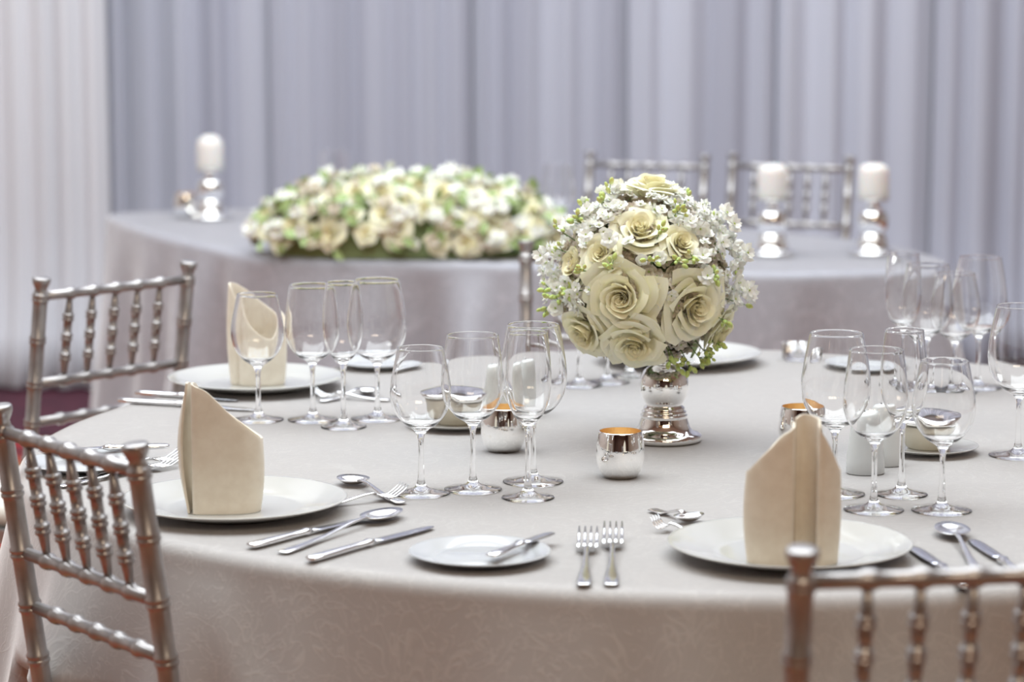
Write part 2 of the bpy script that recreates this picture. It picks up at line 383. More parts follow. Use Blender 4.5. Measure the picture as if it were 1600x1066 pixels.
cloth('tablecloth', 'cream crushed-organza cloth over the large round table in front', TC, rmain, M['cloth'], yields=yl, fold=9, seed=2.3, amp0=.085, flare=.12, gathers=[(ga(325), .035, .030, .55), (ga(372), .022, -.016, .5), (ga(470), .05, .022, .25), (ga(935), .035, .012, 0), (ga(1010), .03, -.010, 0), (ga(150), .05, .028, .3), (ga(1330), .06, .014, 0)])

# head table behind
hp = [(172, 333), (280, 329), (390, 326), (640, 330), (900, 341), (1150, 356), (1320, 372), (1400, 384), (1462, 399), (1478, 410), (1440, 420), (1300, 425), (1170, 426), (900, 415), (640, 408), (430, 402), (330, 385), (240, 364), (182, 344)]
hw = [P(x, y) for x, y in hp]
HC = sum(hw, Vector())/len(hw)
pol = sorted((math.atan2(q.y-HC.y, q.x-HC.x), (q-HC).length) for q in hw)
pol = [(pol[-1][0]-2*PI, pol[-1][1])]+pol+[(pol[0][0]+2*PI, pol[0][1])]
pts = [Vector((HC.x+r*math.cos(t), HC.y+r*math.sin(t))) for t, r in pol[1:-1]]
dense = []
N_ = len(pts)
for i in range(N_):
    p0, p1, p2, p3 = pts[i-1], pts[i], pts[(i+1) % N_], pts[(i+2) % N_]
    for j in range(12):
        t = j/12; dense.append(.5*((2*p1)+(-p0+p2)*t+(2*p0-5*p1+4*p2-p3)*t*t+(-p0+3*p1-3*p2+p3)*t**3))
dpol = sorted((math.atan2(q.y-HC.y, q.x-HC.x), math.hypot(q.x-HC.x, q.y-HC.y)) for q in dense)
def rhead(th):
    th = (th+PI) % (2*PI)-PI
    for (a, ra), (b, rb) in zip(dpol, dpol[1:]):
        if a <= th <= b: return ra+(rb-ra)*(th-a)/max(1e-9, b-a)
    (a, ra), (b, rb) = dpol[-1], (dpol[0][0]+2*PI, dpol[0][1]); t2 = th if th > 0 else th+2*PI
    return ra+(rb-ra)*(t2-a)/max(1e-9, b-a)
board_table('long head table hidden under the mauve cloth', [(HC.x+(rhead(2*PI*i/96)-.02)*math.cos(2*PI*i/96), HC.y+(rhead(2*PI*i/96)-.02)*math.sin(2*PI*i/96)) for i in range(96)], HC)
yl = []
for loc, rz in CHAIRS[4:]:
    q = loc+(Matrix.Rotation(rz, 3, 'Z') @ Vector((0, .4, 0)))-HC; qb = loc-HC
    yl.append((math.atan2(qb.y, qb.x), .3, q.length-.05))
cloth('tablecloth', 'pale mauve crushed cloth over the head table in the background', HC, rhead, M['backcloth'], yields=yl, fold=9, seed=8.1, flare=.12, amp0=.10)

# ------------------------------------------------------------------ glasses
def stemware(kind):
    # outer profile from foot to rim, then the bowl's inside back down
    H, rb, stem_top, prof = dict(
        white=(.200, .040, .084, [(.010, .088), (.024, .098), (.0365, .115), (.0415, .135), (.0405, .155), (.0360, .178), (.0315, .200)]),
        medium=(.214, .040, .090, [(.010, .094), (.025, .104), (.0385, .123), (.0428, .142), (.0420, .162), (.0390, .188), (.0355, .214)]),
        red=(.221, .0425, .088, [(.011, .092), (.028, .103), (.0420, .122), (.0465, .143), (.0460, .165), (.0410, .196), (.0360, .221)]),
        flute=(.226, .036, .098, [(.008, .102), (.018, .112), (.0270, .130), (.0308, .152), (.0310, .175), (.0288, .203), (.0262, .226)]))[kind]
    foot = [(0, .0), (rb*.97, 0.0), (rb, .0012), (rb*.98, .0022), (rb*.6, .0042), (.010, .009), (.0058, .016), (.0042, .028), (.0036, .05), (.0038, stem_top-.012), (.0055, stem_top-.003)]
    out = smooth_prof([foot[-1]]+prof, 5)
    rt, zt = prof[-1]; out += [(rt+.0001, zt+.0004), (rt-.0001, zt+.0008), (rt-.0006, zt+.00105), (rt-.0011, zt+.0008), (rt-.0013, zt+.0004)]
    inn = smooth_prof([(rt-.0013, zt)]+[(r-.0012, z+.0006) for r, z in prof[-2:0:-1]]+[(max(.004, prof[0][0]-.004), prof[0][1]+.004), (0, prof[0][1]+.0015)], 5)
    foot2 = smooth_prof(foot[4:], 3)[:-1]
    v, f = lathe(foot[:4]+foot2+out+inn, 48)
    return MB().add(v, f).mesh('wine_glass_'+kind, M['glass'])
GM = {k: stemware(k) for k in ('white', 'medium', 'red', 'flute')}
NM = dict(white='wine_glass', medium='wine_glass', red='wine_glass', flute='champagne_flute')
G1, G2, G3, G4, G5 = 'glasses in front of the napkin at the far left', 'glasses in the middle left of the votives', 'glasses at the right front place', 'blurred glasses at the far right place', 'glasses behind the rose ball'
for kind, px, py, label, g in [
    ('white', 404, 657, 'small tulip wine glass in front of the far-left cone napkin', G1),
    ('medium', 489, 657, 'rounded wine glass just right of the far-left cone napkin', G1),
    ('flute', 537, 668, 'narrow champagne flute between two wine glasses in the left group', G1),
    ('red', 590, 655, 'tall wide wine glass, rightmost of the left group, mauve drape seen through it', G1),
    ('white', 658, 772, 'small wine glass with butter dish seen through, leftmost of the middle group', G2),
    ('medium', 739, 766, 'wine glass second from left in the middle group, foot beside the smallest one', G2),
    ('red', 833, 754, 'tall wide wine glass behind the flute, touching the rose ball in view', G2),
    ('flute', 825, 779, 'champagne flute at the front right of the middle group', G2),
    ('red', 1303, 773, 'tall wide wine glass just behind the front right napkin', G3),
    ('medium', 1365, 798, 'rounded wine glass in front of the salt and pepper shakers', G3),
    ('flute', 1408, 774, 'straight champagne flute standing between two wine glasses on the right', G3),
    ('white', 1471, 799, 'small wine glass nearest the spoon, in front of the right butter dish', G3),
    ('red', 1590, 713, 'large wine glass cut by the right edge of the frame', G3),
    ('flute', 1408, 604, 'blurred flute at the far right, leftmost of its row of four', G4),
    ('medium', 1446, 612, 'blurred wine glass at the far right, second of its row of four', G4),
    ('white', 1490, 613, 'blurred wine glass at the far right, third of its row of four', G4),
    ('red', 1527, 606, 'blurred wide wine glass at the far right, last of its row of four', G4),
    ('medium', 905, 603, 'glass foot showing under the rose ball, leftmost of three', G5),
    ('white', 948, 598, 'glass foot showing under the rose ball, middle of three', G5),
    ('flute', 983, 588, 'glass beside the silver pillar behind the rose ball', G5)]:
    o = ob(NM[kind], GM[kind], None, P(px, py)+Vector((0, 0, .0003)), R_.uniform(0, 1)); tag(o, label, 'glass', g)
for kind, px, py, label in [('medium', 872, 392, 'faint blurred wine glass at the right end of the flower mound'), ('medium', 523, 362, 'faint blurred wine glass behind the flower mound, only its rim showing')]:
    tag(ob('wine_glass', GM[kind], None, P(px, py)+Vector((0, 0, .0003))), label, 'glass', 'glasses on the head table')
# low clear tealight glass at the back
v, f = lathe([(0, 0), (.026, 0), (.030, .004), (.031, .03), (.0285, .03), (.0275, .008), (0, .006)], 32)
tag(ob('tealight_glass', MB().add(v, f).mesh('tealight_glass', M['glass']), None, P(1248, 563)+Vector((0, 0, .0003))), 'low clear tealight glass at the back edge of the round table', 'candle holder')

# ------------------------------------------------------------------ silver holders
pil = [(0, 0), (.052, 0), (.0565, .002), (.0585, .006), (.0570, .0105), (.0520, .0135), (.0440, .0165), (.0395, .0215), (.0375, .030), (.0355, .0355), (.0350, .038), (.0362, .0395), (.0350, .041), (.0335, .0425), (.0345, .0445), (.0330, .0465), (.0310, .048), (.0318, .050), (.0300, .0525), (.0275, .0545), (.0270, .0565), (.0300, .061), (.0345, .069), (.0368, .080), (.0372, .088), (.0355, .098), (.0310, .107), (.0235, .1135), (.0165, .1165), (.0160, .118), (.0178, .1195), (.0160, .121), (.0130, .1225), (.0142, .124), (.0130, .1255), (.0105, .127), (.0112, .129), (.0105, .131)]
top_cup = [(.014, .133), (.030, .1345), (.0395, .136), (.0410, .138), (.0395, .1395), (.034, .1375), (0, .1365)]
v, f = lathe(pil+top_cup, 48); PILM = MB().add(v, f).mesh('pillar', M['mercury'])
def holder(px, py, label, group=None):
    t = thing('candle_holder', label, 'candle holder', P(px, py)+Vector((0, 0, .0003)), 0, group); ob('pillar', PILM, t); return t.location.copy()
ball_base = holder(1037, 689, 'shiny silver ball-stem pillar carrying the rose ball')
def candle(loc, label, dome):
    t = thing('pillar_candle', label, 'candle', loc+Vector((0, 0, .137)), 0, 'white pillar candles on the head table')
    v, f = lathe([(0, 0), (.034, 0), (.0365, .003), (.037, .01), (.037, .065), (.0355, .074), (.030, .081+dome*.3), (.018, .085+dome*.8), (0, .086+dome)], 28)
    ob('wax', MB().add(v, f).mesh('wax', M['wax']), t); ob('wick', MB().add(*rod((0, 0, .082), (.001, 0, .094+dome), [(0, .0008), (1, .0008)], 6)).mesh('wick', M['wick']), t)
g = 'silver candle holders on the head table'
candle(holder(330, 343, 'blurred silver candle holder at the left end of the head table', g), 'white pillar candle on the left end of the head table', .012)
candle(holder(1206, 400, 'blurred silver candle holder right of the rose ball, nearer of the right pair', g), 'white pillar candle before the right far chair', .002)
candle(holder(1363, 399, 'blurred silver candle holder at the right end of the head table', g), 'white pillar candle at the right end of the head table', .002)
v1, f1 = lathe([(0, 0), (.020, 0), (.0235, .0015), (.028, .008), (.0325, .019), (.0345, .031), (.0343, .043), (.0325, .055), (.0305, .0645), (.0300, .066), (.0292, .066)], 40)
v2, f2 = lathe([(.0292, .066), (.0300, .060), (.0318, .050), (.0325, .036), (.030, .018), (.024, .007), (0, .006)], 40)
VM1 = MB().add(v1, f1).mesh('votive_shell', M['mercury_worn']); VM2 = MB().add(v2, f2).mesh('votive_lining', M['gold'])
for px, py, lab in [(787, 705, 'silver votive cup behind the middle glasses, left of the pillar'), (969, 746, 'silver votive cup standing clear in front of the flower pillar'), (1252, 704, 'silver votive cup half hidden behind the front right napkin'), (291, 340, 'tiny blurred silver votive beside the left pillar candle')]:
    t = thing('votive_cup', lab, 'candle holder', P(px, py)+Vector((0, 0, .0003)), 0, 'silver votive cups'); ob('shell', VM1, t); o = ob('lining', VM2, t); o['label'] = 'gold inner lining'

# ------------------------------------------------------------------ plates, dishes, shakers
def plate_mesh(R, h, m, well=.62):
    pr = [(0, .003), (R*well*.8, .003), (R*well*.84, 0), (R*well*.92, 0), (R*well*.97, .004), (R*.8, h*.45), (R*.99, h*.9), (R, h*.96), (R*.995, h), (R*.97, h*.97), (R*.8, h*.62), (R*well*1.04, h*.42), (R*well*.98, h*.30), (R*well*.9, .0065), (0, .0062)]
    v, f = lathe(pr, 72); return MB().add(v, f).mesh('plate', m)
PL = plate_mesh(.149, .021, M['china']); BP = plate_mesh(.0865, .013, M['china_white'], .66); BP2 = plate_mesh(.078, .013, M['china_white'], .66); SA = plate_mesh(.074, .012, M['china'], .5)
def plate(me, px, py, label, g): tag(ob('plate', me, None, P(px, py)+Vector((0, 0, .0003))), label, 'plate', g)
g = 'dinner plates on the round table'
plate(PL, 366, 800, 'large cream dinner plate under the napkin at the front left', g)
plate(PL, 1234, 871, 'large cream dinner plate at the front right behind the chair post', g)
plate(PL, 400, 606, 'large cream dinner plate under the far-left cone napkin', g)
plate(PL, 1060, 567, 'dinner plate behind the rose ball, mostly hidden', g)
g = 'bread plates on the round table'
plate(BP, 750, 876, 'white bread plate in the front middle with a butter knife on it', g)
plate(BP, 135, 733, 'white bread plate seen through the nearest chair back', g)
plate(BP2, 592, 574, 'white bread plate behind the left group of glasses', g)
plate(BP2, 1350, 577, 'white bread plate seen through the right glasses, near the far edge', g)
for i, (px, py, lab) in enumerate([(712, 668, 'left, behind the middle glasses'), (1450, 707, 'right, behind the smallest right glass')]):
    tag(ob('saucer', SA, None, P(px, py)+Vector((0, 0, .0003))), 'cream saucer under the butter dish on the '+lab, 'saucer', 'saucers')
    t = thing('butter_dish', 'beige butter dish with a silver lid on the '+lab, 'dish', P(px, py)+Vector((0, 0, .0072)), 0, 'lidded butter dishes')
    v, f = lathe([(0, 0), (.030, 0), (.033, .003), (.041, .022), (.046, .034), (.046, .037), (0, .037)], 40); ob('bowl', MB().add(v, f).mesh('bowl', M['china_cream']), t)
    v, f = lathe([(0, .0375), (.044, .0375), (.052, .039), (.056, .0425), (.055, .045), (.048, .0465), (.030, .051), (.012, .0535), (0, .054)], 40); o = ob('lid', MB().add(v, f).mesh('lid', M['mercury']), t); o['label'] = 'polished silver lid'
sv_, sf_ = lathe([(0, 0), (.0255, 0), (.0275, .002), (.0270, .02), (.0240, .05), (.0205, .074), (.0190, .083), (.0150, .0865), (0, .088)], 32)
sv_ = [(x*1.0, y*.8, z+(x*.10 if z > .07 else 0)) for x, y, z in sv_]
SM = MB().add(sv_, sf_).mesh('shaker', M['china_shaker'])
hm = MB()
for i in range(5):
    a = 2*PI*i/5; v, f = lathe([(0, .0882), (.0011, .0882), (.0011, .0870)], 8); hm.add([(x+.006*math.cos(a), y+.005*math.sin(a), z-.0004) for x, y, z in v], f)
HM = hm.mesh('holes', M['dark'])
for px, py, nm, lab in [(1352, 740, 'salt_shaker', 'white china shaker behind the rounded right wine glass, nearer of its pair'), (1382, 727, 'pepper_shaker', 'white china shaker behind the right champagne flute, farther of its pair'), (786, 654, 'salt_shaker', 'white china shaker behind the left votive, left of its pair'), (822, 648, 'pepper_shaker', 'white china shaker seen through the middle flute, right of its pair')]:
    t = thing(nm, lab, 'shaker', P(px, py)+Vector((0, 0, .0003)), 0, 'white china shakers'); ob('body', SM, t); ob('holes', HM, t)

# ------------------------------------------------------------------ cutlery (along +x from handle end)
def fork_parts(L, up=.014):
    h = loft([(0, .004, .001, .003), (.003, .009, .0016, .003), (.03*L/.2, .0085, .0018, .003), (.35*L, .0045, .0018, .005), (.55*L, .0030, .0020, .010), (.66*L, .0032, .0019, .012), (.70*L, .0060, .0016, .0105)])
    t = MB().add(*loft([(.69*L, .0045, .0016, .011), (.72*L, .0112, .0012, .0085), (.76*L, .0135, .0010, .0065), (.79*L, .0137, .0010, .0058)]))
    for k in range(4):
        y = -.0111+.0074*k; v, f = loft([(.78*L, .0024, .0010, .0058), (.86*L, .0021, .0010, .006), (.94*L, .0017, .0009, .0062+up*.45), (L, .0009, .0006, .0062+up)], 6)
        t.add([(a, b*1.0+y, c) for a, b, c in v], f)
    return MB().add(*h).mesh('handle', M['steel']), t.mesh('tines', M['steel'])
def spoon_parts(L, W=.042):
    h = loft([(0, .004, .001, .003), (.003, .009, .0016, .003), (.03, .0085, .0018, .003), (.35*L, .0045, .0018, .005), (.58*L, .0030, .0020, .011), (.70*L, .0035, .0018, .012), (.725*L, .0060, .0012, .0105)])
    v = []; f = []; n = 28; BL = .29*L; cx_ = L-BL/2; dep = .0085
    for lay in (0, 1):
        v.append((cx_, 0, .0012+(.0011 if lay == 0 else 0)))
        for k in range(1, 7):
            r = k/6
            for i in range(n):
                a = 2*PI*i/n; eg = 1+.14*math.cos(a)
                v.append((cx_+BL/2*r*math.cos(a), W/2*r*math.sin(a)*(1.05-.12*math.cos(a)), .0012+dep*r**2.2+(.0011 if lay == 0 else 0)-.0))
    S = 1+6*n
    for lay in (0, 1):
        o = lay*S
        for i in range(n):
            j = (i+1) % n; q = (o, o+1+i, o+1+j); f.append(q if lay == 0 else q[::-1])
            for k in range(5):
                a = o+1+k*n; q = (a+i, a+n+i, a+n+j, a+j); f.append(q if lay == 0 else q[::-1])
    for i in range(n):
        j = (i+1) % n; a = 1+5*n; f.append((a+i, S+a+i, S+a+j, a+j))
    return MB().add(*h).mesh('handle', M['steel']), MB().add(v, f).mesh('bowl', M['steel'])
def knife_parts(L):
    hl = .48*L
    h = loft([(0, .004, .002, .005), (.003, .0085, .0035, .005), (.02, .0092, .0042, .005), (.7*hl, .0062, .0040, .005), (.9*hl, .0058, .0040, .005), (.95*hl, .0078, .0050, .0055), (hl, .0060, .0042, .0055), (hl+.006, .0045, .0026, .0055)], 10)
    b = loft([(hl+.004, .0050, .0016, .0055), (hl+.02, .0085, .0010, .005), (.7*L, .0095, .0008, .0042), (.88*L, .0092, .0007, .0036), (.95*L, .0078, .0006, .0034), (.985*L, .0050, .0005, .0032), (L, .0012, .0004, .003)])
    return MB().add(*h).mesh('handle', M['steel']), MB().add([(x, y+(.0015*(x-hl)/(L-hl)), z) for x, y, z in b[0]], b[1]).mesh('blade', M['blade'])
def cutlery(kind, p0, p1, label, L=None, g=None, dz=0.0, tilt=0):
    a, b = P(*p0), P(*p1); d = b-a; L = L or d.length; rz = math.atan2(d.y, d.x)
    parts = dict(fork=fork_parts, spoon=spoon_parts, knife=knife_parts)[kind](L)
    nm = dict(fork='fork', spoon='spoon', knife='knife')[kind]
    t = thing(nm, label, 'cutlery', a+Vector((0, 0, .0006+dz)), rz, g); t.rotation_euler = (0, -tilt, rz)
    ob('handle', parts[0], t); ob({'fork': 'tines', 'spoon': 'bowl', 'knife': 'blade'}[kind], parts[1], t)
g = 'cutlery at the front left place'
cutlery('knife', (390, 860), (582, 812), 'dinner knife beside the front left plate, nearest the plate', .225, g)
cutlery('spoon', (440, 868), (622, 806), 'spoon lying between two knives at the front left place', None, g)
cutlery('knife', (483, 881), (678, 827), 'knife right of the spoon at the front left place', None, g)
cutlery('spoon', (628, 790), (500, 738), 'dessert spoon above the front left plate, bowl to the left', .185, g)
cutlery('fork', (480, 798), (600, 783), 'dessert fork above the front left plate, tines to the right', .150, g)
cutlery('fork', (912, 919), (919, 848), 'table fork pointing away in the front middle, left of two', None, 'table forks in the front middle')
cutlery('fork', (955, 919), (958, 840), 'table fork pointing away in the front middle, right of two', None, 'table forks in the front middle')
cutlery('knife', (766, 890), (864, 850), 'butter knife lying across the front middle bread plate', .165, None, .0105)
g = 'cutlery at the front right place'
cutlery('knife', (1512, 925), (1426, 858), 'knife tucked against the front right plate rim', None, g)
cutlery('spoon', (1532, 904), (1480, 828), 'round spoon between two knives at the front right', None, g)
cutlery('knife', (1610, 915), (1519, 847), 'knife right of the spoon at the front right edge', None, g)
cutlery('spoon', (1018, 800), (1092, 822), 'dessert spoon tucked behind the front right plate', .10, g)
cutlery('fork', (1100, 838), (1022, 830), 'dessert fork end peeping out left of the front right plate', None, g)
g = 'cutlery at the far left place'
cutlery('knife', (185, 630), (398, 644), 'knife whose tip shows right of the front left napkin', None, g)
cutlery('knife', (212, 618), (372, 629), 'knife with handle at the table edge, farther of two at the left', None, g)
cutlery('fork', (610, 628), (467, 622), 'fork lying behind the left group of glasses', .135, g)
cutlery('spoon', (500, 630), (612, 612), 'spoon with bright bowl behind the left group of glasses', .125, g)
g = 'cutlery seen through the nearest chair back'
cutlery('knife', (265, 716), (60, 722), 'butter knife laid across the left bread plate', None, g, .0125)
cutlery('fork', (92, 764), (285, 728), 'fork between the nearest chair and the front left napkin, nearer of two', None, g)
cutlery('fork', (112, 752), (290, 719), 'fork between the nearest chair and the front left napkin, farther of two', None, g)
cutlery('spoon', (1040, 572), (1130, 581), 'blurred spoon right under the rose ball at the far place', .105, None)

# ------------------------------------------------------------------ napkins
def napkin(origin, path, label, k=1.0, rz=0.0, flare=.0):
    """path: (x, y, top height, bulge) in metres seen from the front (x right, y away)"""
    pts = smooth_prof(path, 8); n = len(pts); H = 14; v = []; f = []
    for i, (x, y, h, bl) in enumerate(pts):
        for j in range(H+1):
            t = j/H; s = math.sin(PI*min(1, t*1.02))
            v.append((x*(1-.04*(1-t))+bl*s, y, h*t))
    for i in range(n-1):
        for j in range(H): f.append((i*(H+1)+j, (i+1)*(H+1)+j, (i+1)*(H+1)+j+1, i*(H+1)+j+1))
    o = ob('napkin', MB().add(v, f).mesh('napkin', M['napkin']), None, origin, rz)
    s = o.modifiers.new('thick', 'SOLIDIFY'); s.thickness = .0032; s.offset = 1
    b_ = o.modifiers.new('round', 'BEVEL'); b_.width = .0012; b_.segments = 2; b_.limit_method = 'ANGLE'
    tag(o, label, 'napkin', 'cream cone napkins'); return o
zn = TZ+.0078
napkin(P(303, 803, zn), [(.006, .040, .155, .0), (.004, .020, .168, .0), (.002, .002, .172, .0), (.004, -.002, .168, 0), (.020, -.002, .160, .0), (.045, -.001, .135, .001), (.068, .004, .112, .004), (.082, .016, .098, .004), (.084, .035, .095, .003), (.070, .058, .100, .002), (.035, .066, .125, .0), (.004, .060, .150, -.006), (-.004, .040, .165, -.010), (-.006, .018, .170, -.013), (-.0055, .003, .1705, -.008)],
       'tall cream napkin cone at the front left, its peak at the left')
napkin(P(1240, 884, zn), [(.001, .020, .170, 0), (.0, .004, .167, 0), (-.004, -.002, .164, 0), (-.014, -.002, .156, 0), (-.035, .003, .135, -.001), (-.053, .013, .114, -.003), (-.056, .022, .110, -.004), (-.050, .036, .110, -.003), (-.030, .060, .125, 0), (0, .070, .15, 0), (.030, .062, .14, 0), (.053, .038, .117, .001), (.057, .022, .112, .002), (.053, .010, .118, .002), (.040, -.001, .146, 0), (.031, -.004, .161, 0), (.027, .000, .168, 0), (.027, .014, .175, 0), (.013, .023, .1785, 0), (.003, .018, .174, 0)],
       'cream napkin at the front right with a brown-shadowed central fold')
napkin(P(400, 603, zn), [(-.020, .012, .120, .002), (-.034, .008, .150, .0), (-.043, .012, .168, -.003), (-.046, .024, .172, -.005), (-.036, .045, .168, -.002), (-.010, .060, .150, .0), (.022, .058, .130, .0), (.044, .040, .118, .002), (.048, .020, .100, .003), (.036, .004, .078, .002), (.016, -.003, .080, 0), (-.006, -.004, .096, 0), (-.022, -.001, .118, 0), (-.030, .006, .142, 0)],
       'cream napkin cone at the far left, open top curling to the right')
napkin(P(1020, 378, TZ), [(-.045, .02, .10, 0), (-.03, .0, .13, 0), (0, -.004, .170, 0), (.025, 0, .150, 0), (.045, .02, .11, 0), (.03, .05, .12, 0), (0, .06, .15, 0), (-.035, .045, .12, 0), (-.043, .024, .10, 0)],
       'blurred napkin tip on the head table above the rose ball')

# ------------------------------------------------------------------ roses
def petal(a, r0, wdt, h, op, curl, seed, nu=8, nv=7, z0=0.0):
    rr = random.Random(seed); v = []; f = []; ph = rr.uniform(0, 6)
    for i in range(nu+1):
        u = -1+2*i/nu
        for j in range(nv+1):
            t = j/nv
            ww = wdt*(.35+.65*math.sin(min(1, t*1.25)*PI/2))*(1-.30*max(0, t-.75)/.25*abs(u))
            an = a+u*ww
            r = r0*(.22+.78*math.sin(t*PI/2)**.8)+op*t*t+curl*max(0, t-.72)**2*13+r0*.19*u
            r += .065*r0*math.sin(3.5*u+ph)*t*t
            z = z0+h*t*(1-.16*u*u*t)-curl*max(0, t-.75)**2*9+.02*h*math.sin(5*u+ph)*t*t
            v.append((r*math.cos(an), r*math.sin(an), z))
    for i in range(nu):
        for j in range(nv): f.append((i*(nv+1)+j, (i+1)*(nv+1)+j, (i+1)*(nv+1)+j+1, i*(nv+1)+j+1))
    return v, f
def rose_meshes(seed, q=1):
    """unit rose about 0.11 wide, opening towards +z; inner whorl mesh and separate outer petals"""
    rr = random.Random(seed); heart = MB(); outs = []
    nu, nv = (8, 7) if q else (4, 4)
    NH = 19 if q else 10
    for i in range(NH):
        t = i/(NH-1); heart.add(*petal(i*2.4+rr.uniform(-.3, .3), .0022+.0185*t**1.1, 1.55-.5*t, .0335+.0035*t, .0008+.0016*t, .0012+.0018*t, seed*50+i, nu, nv, .006), 1)
    for i in range(6):
        outs.append(petal(i*2.4+rr.uniform(-.3, .3)+.5, .0235+.0018*i, .95, .0375-.0008*i, .002+.0007*i, .007, seed*70+i, nu, nv, .0))
    for i in range(9):
        outs.append(petal(i*2.4+rr.uniform(-.3, .3)+1, .034+.0012*i, .82, .0335-.0011*i, .004+.0008*i, .010, seed*90+i, nu, nv, -.004))
    return heart, outs
def orient(nrm, spin): return nrm.to_track_quat('Z', 'Y').to_matrix().to_4x4() @ Matrix.Rotation(spin, 4, 'Z')
kinds = []
for s in (11, 12, 13):
    h, o = rose_meshes(s)
    kinds.append((h.mesh('rose_heart', [M['petal'], M['petal_in']]), [MB().add(*p).mesh('petal', M['petal']) for p in o]))
def blossom_mesh(seed, np_, m0, r=.011, ruffle=.25):
    rr = random.Random(seed); b = MB()
    for lay in range(2):
        for k in range(np_):
            a = 2*PI*(k+.5*lay)/np_+rr.uniform(-.15, .15); R0 = r*(1 if lay == 0 else .62); up = .15+.5*lay+rr.uniform(-.15, .2); w_ = PI/np_*1.05
            v = []
            for j, t in enumerate((.08, .5, .85, 1.0)):
                for i in (-1, 0, 1):
                    ww = w_*(.5 if j == 0 else 1 if j < 3 else .6); an = a+i*ww*(1 if j < 3 else .8); rad = R0*t*(1 if i == 0 or j < 3 else .93)
                    v.append((rad*math.cos(an), rad*math.sin(an), R0*up*t*t+(R0*ruffle*t*(.5 if i == 0 else -.3))+.002*lay))
            f = [(j*3+i, j*3+i+1, j*3+i+4, j*3+i+3) for j in range(3) for i in range(2)]
            b.add(v, f, 0)
    v, f = lathe([(0, -.001), (.0016, .001), (.0014, .003), (0, .004)], 6); b.add(v, f, 1)
    return b.mesh('blossom', [m0, M['bud']])
BL = [blossom_mesh(1, 5, M['blossom']), blossom_mesh(2, 6, M['blossom'], .013, .35), blossom_mesh(3, 5, M['blossom'], .009, .2)]
BB = [blossom_mesh(4, 5, M['blossom_beige'], .010), blossom_mesh(5, 4, M['blossom_beige'], .011)]
v, f = lathe([(0, -.004), (.0022, -.0025), (.0030, 0), (.0026, .003), (.0010, .0052), (0, .0056)], 8); BUD = MB().add(v, f).mesh('bud', M['bud'])
v, f = lathe([(0, -.005), (.003, -.0035), (.0044, 0), (.0038, .004), (.0018, .0066), (0, .007)], 8); BUDW = MB().add(v, f).mesh('white_bud', M['blossom'])
BC = ball_base+Vector((-.033, 0, .243))
bq = thing('rose_ball', 'round bouquet of ivory roses and white blossoms on the silver pillar', 'flowers', BC)
v, f = lathe([(.106*math.sin(PI*i/16), -.106*math.cos(PI*i/16)) for i in range(17)], 24)
ob('foam_core', MB().add([p for p in v], f).mesh('foam', M['foam']), bq)
tilt = Matrix.Rotation(-.118, 3, 'X')
def bdir(px, py, Rr=.15):
    dx, dz = (px-1003)/1052, (440-py)/1052
    q = dx*dx+dz*dz; s = min(1, .985*Rr/math.sqrt(q)) if q > 0 else 1
    dx *= s; dz *= s
    return (tilt @ Vector((dx, -math.sqrt(max(0, Rr*Rr-dx*dx-dz*dz)), dz))).normalized()
rose_dirs = []
def rose(d, dia, base=.098, lab=None, k=None):
    k = kinds[len(rose_dirs) % 3] if k is None else k
    o = ob('rose', k[0], bq); sp = R_.uniform(0, 6); s = dia/.108
    o.matrix_local = Matrix.Translation(d*base) @ orient(d, sp) @ Matrix.Scale(s, 4)
    for q in k[1]: ob('petal', q, o)
    rose_dirs.append((d, dia)); return o
for px, py, dia in [(960, 470, .112), (1088, 485, .105), (992, 345, .086), (924, 394, .070), (985, 545, .092), (902, 528, .086), (1140, 528, .078), (1066, 372, .062)]:
    rose(bdir(px, py), dia*(1.0 if dia > .1 else .98), {545: .122, 528: .122}.get(py, .108 if dia > .08 else .116))
rose((tilt @ Vector((.014, -.02, .15))).normalized(), .088, .126)
rose((tilt @ Vector((-.135, -.065, .032))).normalized(), .086, .098)
rose((tilt @ Vector((.145, -.05, -.075))).normalized(), .078, .100)
for q in ((.1, .12, .05), (-.09, .12, .03), (0, .14, -.05), (.02, .08, .13), (-.13, .05, -.06), (.14, .06, .03), (-.10, .05, .11)):
    rose(Vector(q).normalized(), .085, .100)
# small florets packed between the roses (uncountable bed) and single blossoms above them
cand = []
for i in range(900):
    z = 1-2*(i+.5)/900; rr_ = math.sqrt(1-z*z); a = i*2.39996; cand.append(Vector((rr_*math.cos(a), rr_*math.sin(a), z)))
def free(d, k=.45): return all(math.acos(max(-1, min(1, d.dot(r))))*.14 > dia*k for r, dia in rose_dirs)
bed = MB()
bme = BB[0]; bv = [tuple(q.co) for q in bme.vertices]; bf = [tuple(p.vertices) for p in bme.polygons]; bmi = [p.material_index for p in bme.polygons]
for d in cand:
    if d.z < -.95: continue
    d2 = (d+Vector((R_.uniform(-.05, .05) for _ in range(3)))).normalized(); d3 = (d2+Vector([R_.uniform(-.5, .5) for _ in range(3)])).normalized()
    T = Matrix.Translation(d2*R_.uniform(.108, .124)) @ orient(d3, R_.uniform(0, 6)) @ Matrix.Scale(R_.uniform(.9, 1.3), 4)
    o_ = len(bed.v); bed.add(bv, bf, 0, T); bed.m[-len(bf):] = bmi
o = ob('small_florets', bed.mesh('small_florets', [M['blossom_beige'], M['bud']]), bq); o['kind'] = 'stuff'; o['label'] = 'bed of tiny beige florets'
ct = 0
